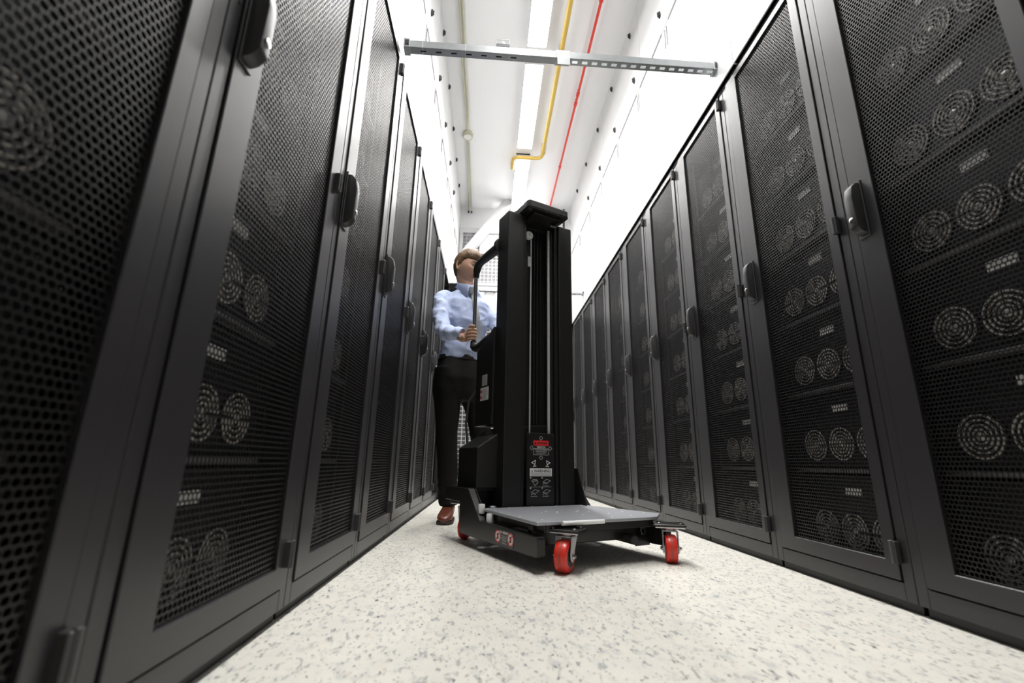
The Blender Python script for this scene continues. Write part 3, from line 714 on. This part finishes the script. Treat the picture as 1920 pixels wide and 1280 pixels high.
def loft(rings, n=24):
    # rings: (centre, axis_u, axis_v, ru, rv, power) ; closed ends
    v=[];f=[]
    for c,u,w_,ru,rv,pw in rings:
        c=Vector(c);u=Vector(u);w_=Vector(w_)
        for k in range(n):
            a=2*PI*k/n; ca,sa=math.cos(a),math.sin(a)
            v.append(c+u*ru*math.copysign(abs(ca)**pw,ca)+w_*rv*math.copysign(abs(sa)**pw,sa))
    m_=len(rings)
    for i in range(m_-1):
        for k in range(n): f.append((i*n+k,i*n+(k+1)%n,(i+1)*n+(k+1)%n,(i+1)*n+k))
    f.append(tuple(range(n-1,-1,-1))); f.append(tuple(range((m_-1)*n,m_*n)))
    return v,f
def limb(pts, radii, n=20, sub=6):
    # smooth tapered limb through joints
    P=[Vector(p) for p in pts]; out=[];R=[]
    for i in range(len(P)-1):
        p0=P[max(i-1,0)];p1=P[i];p2=P[i+1];p3=P[min(i+2,len(P)-1)]
        for k in range(sub):
            t=k/sub; q=.5*((2*p1)+(p2-p0)*t+(2*p0-5*p1+4*p2-p3)*t*t+(3*p1-p0-3*p2+p3)*t**3)
            out.append(q); R.append(radii[i]*(1-t)+radii[i+1]*t)
    out.append(P[-1]);R.append(radii[-1])
    mb=MB(); mb.tube(out,R,n); return mb.v,mb.f
def ball(c,r,n=12):
    mb=MB(); c=Vector(c); rx,ry,rz=(r,r,r) if not isinstance(r,tuple) else r
    mb.disc_lathe((0,0,0),(0,0,1),[(math.sin(PI*(k+.02)/(n+.04)),-math.cos(PI*(k+.02)/(n+.04))) for k in range(n+1)],n*2)
    return [(c.x+v[0]*rx,c.y+v[1]*ry,c.z+v[2]*rz) for v in mb.v],mb.f

# body directions: FB is where the chest faces, RB the man's own right
FB=Vector((.46,-.888,0)); RB=Vector((-.888,-.46,0)); ZU=Vector((0,0,1))
PEL=W2((-.195,3.15,.97)); WAI=W2((-.19,3.13,1.10)); CHE=W2((-.185,3.09,1.34)); SHO=W2((-.175,3.075,1.50)); NEK=W2((-.178,3.055,1.575))
SR=SHO+RB*.188+Vector((0,0,-.042)); SL=SHO-RB*.170+Vector((0,0,-.075))
HB=lift.matrix_basis if False else None
def L2W(a,b_,z):
    c,s_=math.cos(math.radians(26)),math.sin(math.radians(26)); return Vector((.279+a*c-b_*s_,1.703+a*s_+b_*c,z))
GR=W2(L2W(.112,1.10,1.135)); GL=W2(L2W(.462,1.10,1.14))
ER=W2((-.315,2.885,1.205)); EL=W2((.085,3.06,1.22))
HIP_R=PEL+RB*.095+Vector((0,0,-.03)); HIP_L=PEL-RB*.095+Vector((0,0,-.03))
KN_R=W2((-.268,3.10,.53)); AN_R=W2((-.238,3.16,.095))
KN_L=W2((-.040,3.20,.53)); AN_L=W2((.06,3.46,.095))

# head: forward F, left L, up U
F=Vector((.80,-.58,-.27)).normalized(); Lh=Vector((0,0,1)).cross(F).normalized(); U=F.cross(Lh).normalized()
HC=W2((-.181,3.025,1.712))
def head_r(dx,dy,dz):
    # surface point for a unit direction, in head axes (x forward, y left, z up)
    x,y,z=.097*dx,.076*dy,.124*dz
    t=max(0,-dz)
    if dz<0:
        y*=1-.30*t**1.4
        if dx<0: x*=1-.52*t**1.1
        else: x*=1-.10*t*t
    if dx>0: x=.089*(x/.097)**.86 if x>0 else x      # flatter face
    if dz>.2 and dx<0: x*=1.06
    g=lambda q,s_: math.exp(-(q/s_)**2)
    if dx>0:
        front=min(1,dx*1.6)
        x += front*(.0055*g(z-.034,.012)*g(y,.045) - .0095*g(z-.014,.013)*(g(y-.031,.016)+g(y+.031,.016)))
        nz=0
        if -.040<z<.022: nz=(.022-z)/.052
        if z<=-.030: nz*=max(0,(z+.042)/.012)
        x += .027*max(0,nz)*g(y,.0095+.006*max(0,min(1,-z/.03)))*front
        x += front*(.006*g(z+.057,.006)*g(y,.020)+.0065*g(z+.069,.006)*g(y,.018)-.003*g(z+.0628,.0025)*g(y,.022))
        x += front*.010*g(z+.098,.016)*g(y,.024)
        x += front*.004*(g(y-.045,.02)+g(y+.045,.02))*g(z+.012,.022)
    return x,y,z
def H2W(p): return HC+F*p[0]+Lh*p[1]+U*p[2]
NA,NB=72,54
hv=[];hf=[]
def sph(i,j):
    th=PI*j/NB; ph=2*PI*i/NA; return math.sin(th)*math.cos(ph),math.sin(th)*math.sin(ph),math.cos(th)
for j in range(1,NB):
    for i in range(NA): hv.append(H2W(head_r(*sph(i,j))))
for j in range(NB-2):
    for i in range(NA): hf.append((j*NA+i,j*NA+(i+1)%NA,(j+1)*NA+(i+1)%NA,(j+1)*NA+i))
hf.append(tuple(range(NA))); hf.append(tuple(range((NB-2)*NA,(NB-1)*NA)))
parts=[(hv,hf)]
for s in (1,-1):       # ears
    mb=MB(); c=Vector((-.012,s*.0745,-.006))
    e=[c+Vector((.011*math.sin(a)*.9-.006*math.cos(a)*.3,s*(.004+.010*max(0,-math.sin(a))),.031*math.cos(a))) for a in [2*PI*k/18 for k in range(18)]]
    mb.tube([H2W(q) for q in e+e[:1]],.0055,8)
    parts.append((mb.v,mb.f))
    bl=ball((0,0,0),(.0125,.0065,.026),8); parts.append(([H2W((c.x+v[0],c.y+v[1]+s*.001,c.z+v[2])) for v in bl[0]],bl[1]))
# neck, torso, arms, legs: the continuous core under the clothes
parts.append(limb([HC-U*.055-F*.018,NEK+Vector((0,0,.005)),SHO+Vector((0,0,.0))],[.056,.057,.072],24))
parts.append(loft([(PEL+ZU*-.06,RB,FB,.14,.095,.9),(WAI,RB,FB,.130,.09,.9),(CHE,RB,FB,.155,.105,.9),(SHO-ZU*.03,RB,FB,.15,.085,.9),(SHO+ZU*.02,RB,FB,.08,.06,1)],28))
WR_R=GR+Vector((-.075,-.002,-.012)); 
fr=(GR-ER).normalized()
parts.append(limb([SR,ER,GR-fr*.105+Vector((-.012,0,0))],[.046,.038,.026],18))
parts.append(limb([SL,EL,GL+Vector((-.06,.06,0))],[.046,.038,.026],18))
parts.append(limb([HIP_R,KN_R,AN_R],[.075,.05,.036],18)); parts.append(limb([HIP_L,KN_L,AN_L],[.075,.05,.036],18))
parts.append(limb([AN_R,AN_R+Vector((-.005,-.06,-.05)),AN_R+Vector((-.012,-.15,-.07))],[.036,.034,.026],14))
parts.append(limb([AN_L,AN_L+Vector((.03,-.06,-.05)),AN_L+Vector((.06,-.13,-.07))],[.036,.034,.026],14))
def hand(G, wrist, side):
    # fingers wrapped round a vertical bar at G; the wrist lies towards -X of the bar
    out=[]
    ax=Vector((0,0,1)); rb=.0125
    to=(wrist-G); to.z=0; to.normalize()                 # from the bar to the wrist
    cam_=Vector((-to.y,to.x,0))
    if cam_.y>0: cam_=-cam_                              # side of the bar that faces the aisle
    def pt(a,r,z): return G+to*math.cos(a)*r+cam_*math.sin(a)*r+ax*z
    knk=[]
    for k,(dz,rad,ln) in enumerate(((.031,.0090,1.0),(.0105,.0094,1.06),(-.010,.0090,1.0),(-.0295,.0080,.86))):
        base=pt(.15,.044,dz*.86-.004); 
        path=[wrist*.35+base*.65,base,pt(.62,.036,dz),pt(1.15,rb+rad+.004,dz+.001),pt(1.9,rb+rad*.9,dz+.001),pt(2.65,rb+rad*.85,dz),pt(3.3*ln,rb+rad*.8,dz-.001)]
        out.append(limb(path,[rad*1.15,rad*1.18,rad*1.06,rad*1.04,rad*.95,rad*.9,rad*.72],12,4)); knk.append(base)
    palm=[(wrist, .026,.019),(wrist*.55+G*.45+to*.02,.031,.0185),(G+to*.043+cam_*.006,.040,.0165),(G+to*.028+cam_*.008,.039,.012)]
    ht=to
    out.append(loft([(c,ax,cam_,a,b_,.85) for c,a,b_ in palm],20))
    # thumb leaves the side of the palm near its base and closes over the top of the fingers
    tb=wrist*.45+G*.55+to*.022+ax*.026
    out.append(limb([tb,tb-to*.022+ax*.017-cam_*.004,pt(-.5,rb+.014,.052),pt(-1.6,rb+.012,.050)] if side<0 else [tb,G+to*.032+ax*.047+cam_*.004,G+to*.010+ax*.054+cam_*(rb+.010),G-to*.020+ax*.050+cam_*(rb+.010)],[.0135,.0122,.0108,.0085],12,5))
    return out
wr=GR-fr*.085; wr=Vector((wr.x,wr.y,GR.z-.006))
parts += hand(GR,wr,1)
parts.append(limb([GR-fr*.14+Vector((-.005,0,-.002)),wr+ (wr-GR)*.1, wr+(GR-wr)*.25],[.030,.0255,.026],16))
wl=GL+Vector((-.045,.07,0)); parts += hand(GL,wl,-1); parts.append(limb([GL+Vector((-.08,.11,.01)),wl],[.03,.026],14))
bm_=fuse(parts,.0034,2,'body')
bm_.materials.append(M['skin']); bm_.materials.append(M['lips'])
for p in bm_.polygons:
    q=p.center-HC; x,y,z=q.dot(F),q.dot(Lh),q.dot(U)
    p.use_smooth=True
    if x>.06 and abs(y)<.024-abs(z+.0625)*.9 and -.0745<z<-.0515: p.material_index=1
body=bpy.data.objects.new('body',bm_); COL.objects.link(body); body.parent=man
# eyes and brows
for s in (1,-1):
    c=H2W((.0685,s*.031,.0125)); e=ball(c,.0125,10); mb=MB(); mb.add(*e); eo=mb.build('eye',M['eye_white'],man,smooth=True)
    gz=(F*.9+Vector((.25,-.2,-.1))).normalized(); mb=MB(); mb.disc_lathe(c+gz*.0112,gz,[(.0058,0),(.005,.0012),(.002,.0018)],14); mb.build('iris',M['iris'],eo,smooth=True)
    mb=MB()
    for lid,zz,th_ in ((0,.0190,.0070),(1,.0070,.0038)):
        mb.tube([H2W((.0765-.012*abs(t)**2*2.2,s*.031+t*.0165,zz-(.004*t*t if lid==0 else -.003*t*t))) for t in [-1,-.5,0,.5,1]],[th_*.5,th_,th_*1.1,th_,th_*.5],8)
    mb.build('eyelid',M['skin'],eo,smooth=True)
    mb=MB(); mb.tube([H2W((.0885-.012*t*t-.002*t*s*0,s*(.033+t*.020),.0345+.004*(1-t*t))) for t in [-1,-.6,-.2,.2,.6,1]],[.002,.0042,.0046,.0042,.0034,.0015],8)
    mb.build('eyebrow',M['hair'],man,smooth=True)
# hair: thick side-swept crop with a raised fringe
hv=[];idx={}
def hairmask(x,y,z,dx,dy,dz):
    line=.052 if dx>.45 else (.052+(dx-.45)*.06 if dx>.12 else -.03)
    back=max(0,-dx)
    if dx<=.12: line=.030-.045*min(1,(.12-dx)/.12) if dx>-.05 else -.015-.075*min(1,(-.05-dx)/.6)
    return z-line
NA2,NB2=120,90
def hpt(i,j):
    th=PI*j/NB2; ph=2*PI*i/NA2; d=(math.sin(th)*math.cos(ph),math.sin(th)*math.sin(ph),math.cos(th))
    x,y,z=head_r(*d); mk=hairmask(x,y,z,*d)
    k=max(0,min(1,mk/.030)); 
    th_=.004+.010*k**.6+.004*max(0,d[2])*k+.009*max(0,d[0])*max(0,d[2])*k*1.4
    nz=noise.noise(Vector((x*14,y*46+x*20,z*26)))*.0040*k+noise.noise(Vector((x*40,y*150+x*60,z*70)))*.0009*k
    r=Vector((x,y,z)); nrm=Vector((x/.0094,y/.0058,z/.0154)).normalized()
    if mk<.002: th_=-.004; nz=0
    return r+nrm*(th_+nz)+Vector((.004*k*max(0,d[2]),0,0)),mk
cache={}
hf=[]
def gi(i,j):
    key=(i%NA2,j)
    if key not in idx: p,mk=hpt(*key); idx[key]=len(hv); hv.append(H2W(p)); cache[key]=mk
    return idx[key]
for j in range(1,NB2-1):
    for i in range(NA2):
        q=[((i+a)%NA2,j+b_) for a,b_ in ((0,0),(1,0),(1,1),(0,1))]
        ids=[gi(*k) for k in q]
        if max(cache[(k[0]%NA2,k[1])] for k in q)>0: hf.append(tuple(ids))
hf.append(tuple(gi(i,1) for i in range(NA2)))
mb=MB(); mb.add(hv,hf); hair=mb.build('hair',M['hair'],man,smooth=True)
bm=bmesh.new(); bm.from_mesh(hair.data); bmesh.ops.delete(bm,geom=[v for v in bm.verts if not v.link_faces],context='VERTS'); bm.to_mesh(hair.data); bm.free()

# shirt: torso, sleeves; wrinkled by folds that run across elbow, chest and waist
def wr_noise(p):
    q=p*1.0
    a_=noise.noise(Vector((q.x*7+q.z*5,q.y*7-q.z*4,q.z*9))); b_=noise.noise(Vector((q.x*13-q.z*9+5,q.y*13,q.z*15+q.x*6)))
    return (.0045 if abs((p-SHO).dot(RB))<.13 else .0075)*(.35-min(1,abs(a_)*2.0)**.8)+.0048*(.35-min(1,abs(b_)*2.2)**.8)
sp=[loft([(PEL+ZU*.085,RB,FB,.168,.118,.9),(WAI+ZU*.02,RB,FB,.165,.116,.9),(WAI+ZU*.10,RB,FB,.158,.113,.9),(CHE-ZU*.03,RB,FB,.175,.122,.88),(CHE+ZU*.06,RB,FB,.180,.120,.86),(SHO-ZU*.045,RB,FB,.178,.098,.85),(SHO-ZU*.002,RB,FB,.150,.075,.9),(SHO+ZU*.030+FB*.010,RB,FB,.105,.078,1),(SHO+ZU*.055+FB*.012,RB,FB,.076,.074,1),(NEK-ZU*.006+FB*.004,RB,FB,.067,.068,1),(NEK+ZU*.004,RB,FB,.064,.062,1)],40)]
cuff_r=GR-fr*.108+Vector((0,0,-.004))
mid_r=(SR+ER)/2+RB*.010; fa=(ER*.5+cuff_r*.5)+Vector((-.006,-.004,-.012))
sp.append(limb([SR-RB*.05+ZU*.014,SR+ZU*.002,mid_r,ER,fa,cuff_r],[.050,.057,.057,.055,.048,.039],24,7))
cuff_l=GL+Vector((-.085,.115,.01))
sp.append(limb([SL+RB*.05+ZU*.014,SL,(SL+EL)/2-RB*.01,EL,(EL+cuff_l)/2,cuff_l],[.060,.066,.060,.054,.047,.039],24,7))
sm=fuse(sp,.0075,4,'shirt')
ed=Vector((ER-SR)).normalized(); fd=(cuff_r-ER).normalized()
for v in sm.vertices:
    p=v.co; n_=v.normal; d=wr_noise(p)
    de=(p-ER).length
    if de<.17:     # folds gathered round the bent elbow
        s_=(p-ER).dot(fd); d+=.0075*math.sin(s_*95+4*noise.noise(p*9))*math.exp(-(de/.11)**2)
    h_=p.z-(WAI.z-.01)   # bloused cloth above the belt
    if abs(h_)<.16: d+=.0065*math.sin((p.dot(RB)*40+p.z*22)+3*noise.noise(p*6))*math.exp(-(h_/.09)**2)
    ds=(p-SR+ZU*.07-FB*.03).length
    if ds<.15: d+=.006*math.sin(p.dot((RB*.6-ZU).normalized())*80+2*noise.noise(p*8))*math.exp(-(ds/.09)**2)
    v.co=p+n_*d
for p in sm.polygons: p.use_smooth=True
sm.materials.append(M['shirt'])
shirt=bpy.data.objects.new('shirt',sm); COL.objects.link(shirt); shirt.parent=man
def band(c,axis,r0,r1,h,th,name,m_,par,n=32,sq=1.0,u=None):
    mb=MB(); axis=axis.normalized(); u=axis.orthogonal().normalized() if u is None else u; w_=axis.cross(u); v=[];f=[]
    for hh,rr in ((0,r0),(h,r1),(h,r1+th),(0,r0+th)):
        for k in range(n): a=2*PI*k/n; v.append(c+axis*hh+u*math.cos(a)*rr+w_*math.sin(a)*rr*sq)
    for i in range(4):
        for k in range(n): f.append((i*n+k,i*n+(k+1)%n,((i+1)%4)*n+(k+1)%n,((i+1)%4)*n+k))
    mb.add(v,f); return mb.build(name,m_,par,smooth=True)
band(cuff_r-fr*.022,fr,.039,.0335,.040,.0035,'cuff',M['shirt'],shirt)
fl=(GL-cuff_l).normalized(); band(cuff_l-fl*.02,fl,.039,.034,.040,.0035,'cuff',M['shirt'],shirt)
# collar: stand and two pointed leaves
cn=NEK+Vector((0,0,-.026))+FB*.004; NX=(HC-NEK); NX=(NX-FB*0).normalized(); ca_=(ZU*.9+FB*.36).normalized()
cu_=RB; cf=ca_.cross(cu_); 
if cf.dot(FB)<0: cf=-cf
mb=MB(); K=40; v=[];f=[]
for k in range(K+1):
    a=math.radians(-166+332*k/K)+PI   # opening towards the chest
    d=cf*math.cos(a)*.064+cu_*math.sin(a)*.064
    fr_=abs(k/K-.5)*2                  # 1 at the points
    top=cn+d*1.0+ca_*(.040-.006*fr_); fold=cn+d*1.12+ca_*(.043-.006*fr_)
    drop=.018+.050*max(0,fr_-.55)/.45
    low=cn+d*(1.34+.10*max(0,fr_-.6))+ca_*(.022-drop)+cf*.012*max(0,fr_-.6)
    st=cn+d*1.02-ca_*.03
    v += [st,top,fold,low]
for k in range(K):
    for q in range(3): f.append((4*k+q,4*k+q+1,4*k+q+5,4*k+q+4))
mb.add(v,f); co=mb.build('collar',M['shirt'],shirt,smooth=True)
so=co.modifiers.new('t','SOLIDIFY'); so.thickness=.0028; so.offset=0
# tie and placket laid on the chest
bvh=BVHTree.FromPolygons([v.co for v in sm.vertices],[tuple(p.vertices) for p in sm.polygons])
def on_chest(side,z,lift_=.004):
    o_=Vector((SHO.x,SHO.y,z))+FB*.5+RB*side; hit=bvh.ray_cast(o_,-FB)
    return (hit[0]+FB*lift_) if hit[0] is not None else o_-FB*.38
mb=MB(); v=[];f=[]; zs=[1.533,1.49,1.44,1.39,1.34,1.29,1.24,1.19,1.14,1.10,1.075]
ws=[.013,.016,.019,.022,.025,.028,.031,.034,.036,.024,.002]
pts=[]
for z,w_ in zip(zs,ws):
    sh=-.075*(1.53-z)/.4
    l=on_chest(sh+w_,z,.006);c_=on_chest(sh,z,.011);r_=on_chest(sh-w_,z,.006); pts.append((l,c_,r_))
for i in range(len(pts)):   # relax depth so the tie hangs straight
    if 0<i<len(pts)-1: pts[i]=tuple((pts[i-1][k]+pts[i][k]*2+pts[i+1][k])/4+FB*.001 for k in range(3))
for l,c_,r_ in pts: v += [l,c_,r_,r_-FB*.003,c_-FB*.003,l-FB*.003]
for i in range(len(pts)-1):
    for k in range(6): f.append((6*i+k,6*i+(k+1)%6,6*i+6+(k+1)%6,6*i+6+k))
f += [(0,1,2,3,4,5),tuple(range(6*len(pts)-1,6*len(pts)-7,-1))]
mb.add(v,f); tie=mb.build('tie',M['tie'],man,smooth=True)
kn=cn+cf*.078+ca_*.004
mb=MB(); mb.add(*loft([(kn+ca_*.020,RB,FB,.021,.012,.8),(kn,RB,FB,.019,.014,.8),(kn-ca_*.022+FB*.006,RB,FB,.012,.010,.9)],16)); mb.build('tie_knot',M['tie'],tie,smooth=True)
# trousers, belt, shoes
tp=[loft([(PEL+ZU*.100,RB,FB,.160,.112,.9),(PEL+ZU*.04,RB,FB,.172,.122,.88),(PEL-ZU*.05,RB,FB,.180,.128,.85),(PEL-ZU*.14,RB,FB,.172,.115,.8),(PEL-ZU*.20,RB,FB,.135,.095,.8)],36)]
tp.append(limb([HIP_R+ZU*.05,HIP_R-ZU*.10+RB*.0,(HIP_R+KN_R)/2+ZU*.0,KN_R,(KN_R+AN_R)/2+Vector((0,.012,0)),AN_R+ZU*.002],[.10,.102,.088,.072,.066,.060],24,7))
tp.append(limb([HIP_L+ZU*.05,HIP_L-ZU*.10,(HIP_L+KN_L)/2,KN_L,(KN_L+AN_L)/2+Vector((0,.012,0)),AN_L+ZU*.002],[.10,.102,.088,.072,.066,.060],24,7))
tm=fuse(tp,.009,4,'trousers')
for v in tm.vertices:
    p=v.co; d=.005*noise.noise(Vector((p.x*14,p.y*14,p.z*9)))
    if p.z<.30: d+=.005*math.sin(p.z*70+3*noise.noise(p*8))*min(1,(.30-p.z)/.1)
    v.co=p+v.normal*d
for p in tm.polygons: p.use_smooth=True
tm.materials.append(M['trouser']); tr=bpy.data.objects.new('trousers',tm); COL.objects.link(tr); tr.parent=man
bl=band(PEL+ZU*.078,ZU,.1665,.164,.032,.005,'belt',M['belt'],man,48,.70,RB)
for AN,dr in ((AN_R,Vector((-.05,-1,0))),(AN_L,Vector((.40,-.9,0)))):
    dr=dr.normalized(); sd=Vector((-dr.y,dr.x,0)); base=Vector((AN.x,AN.y,0))
    def S(f_,h_,ru,rv): return (base+dr*f_+ZU*h_,sd,ZU,ru,rv,.85)
    up=[(-.085,.052,.018,.022),(-.072,.058,.033,.040),(-.03,.066,.038,.050),(.02,.062,.040,.047),(.07,.052,.045,.037),(.12,.044,.048,.029),(.16,.038,.046,.024),(.19,.033,.036,.018),(.207,.028,.016,.010)]
    mb=MB(); mb.add(*loft([S(*q) for q in up],28)); mb.add(*limb([base+dr*-.03+ZU*.06,base+dr*-.028+ZU*.125],[.040,.041],20))
    me=fuse([(mb.v,mb.f)],.005,3,'shoe'); me.materials.append(M['shoe'])
    for p in me.polygons: p.use_smooth=True
    so=bpy.data.objects.new('shoe',me); COL.objects.link(so); so.parent=man
    mb=MB(); out=[]
    prof=[(-.09,.024),(-.075,.036),(-.03,.041),(.02,.043),(.07,.048),(.12,.052),(.16,.049),(.19,.038),(.209,.018)]
    poly=[base+dr*f_+sd*w_ for f_,w_ in prof]+[base+dr*f_-sd*w_ for f_,w_ in reversed(prof)]
    mb.prism([(p.x,p.y) for p in poly],0,.020,'z'); mb.build('sole',M['sole'],so,bevel=.003)
    mb=MB()
    for k in range(4):
        f_=.035+k*.022; h_=.104-k*.0135
        mb.tube([base+dr*f_+sd*.018+ZU*(h_-.006),base+dr*(f_+.004)+ZU*h_,base+dr*(f_+.008)-sd*.018+ZU*(h_-.006)],.0028,8)
    mb.build('lace',M['lace'],so,smooth=True)
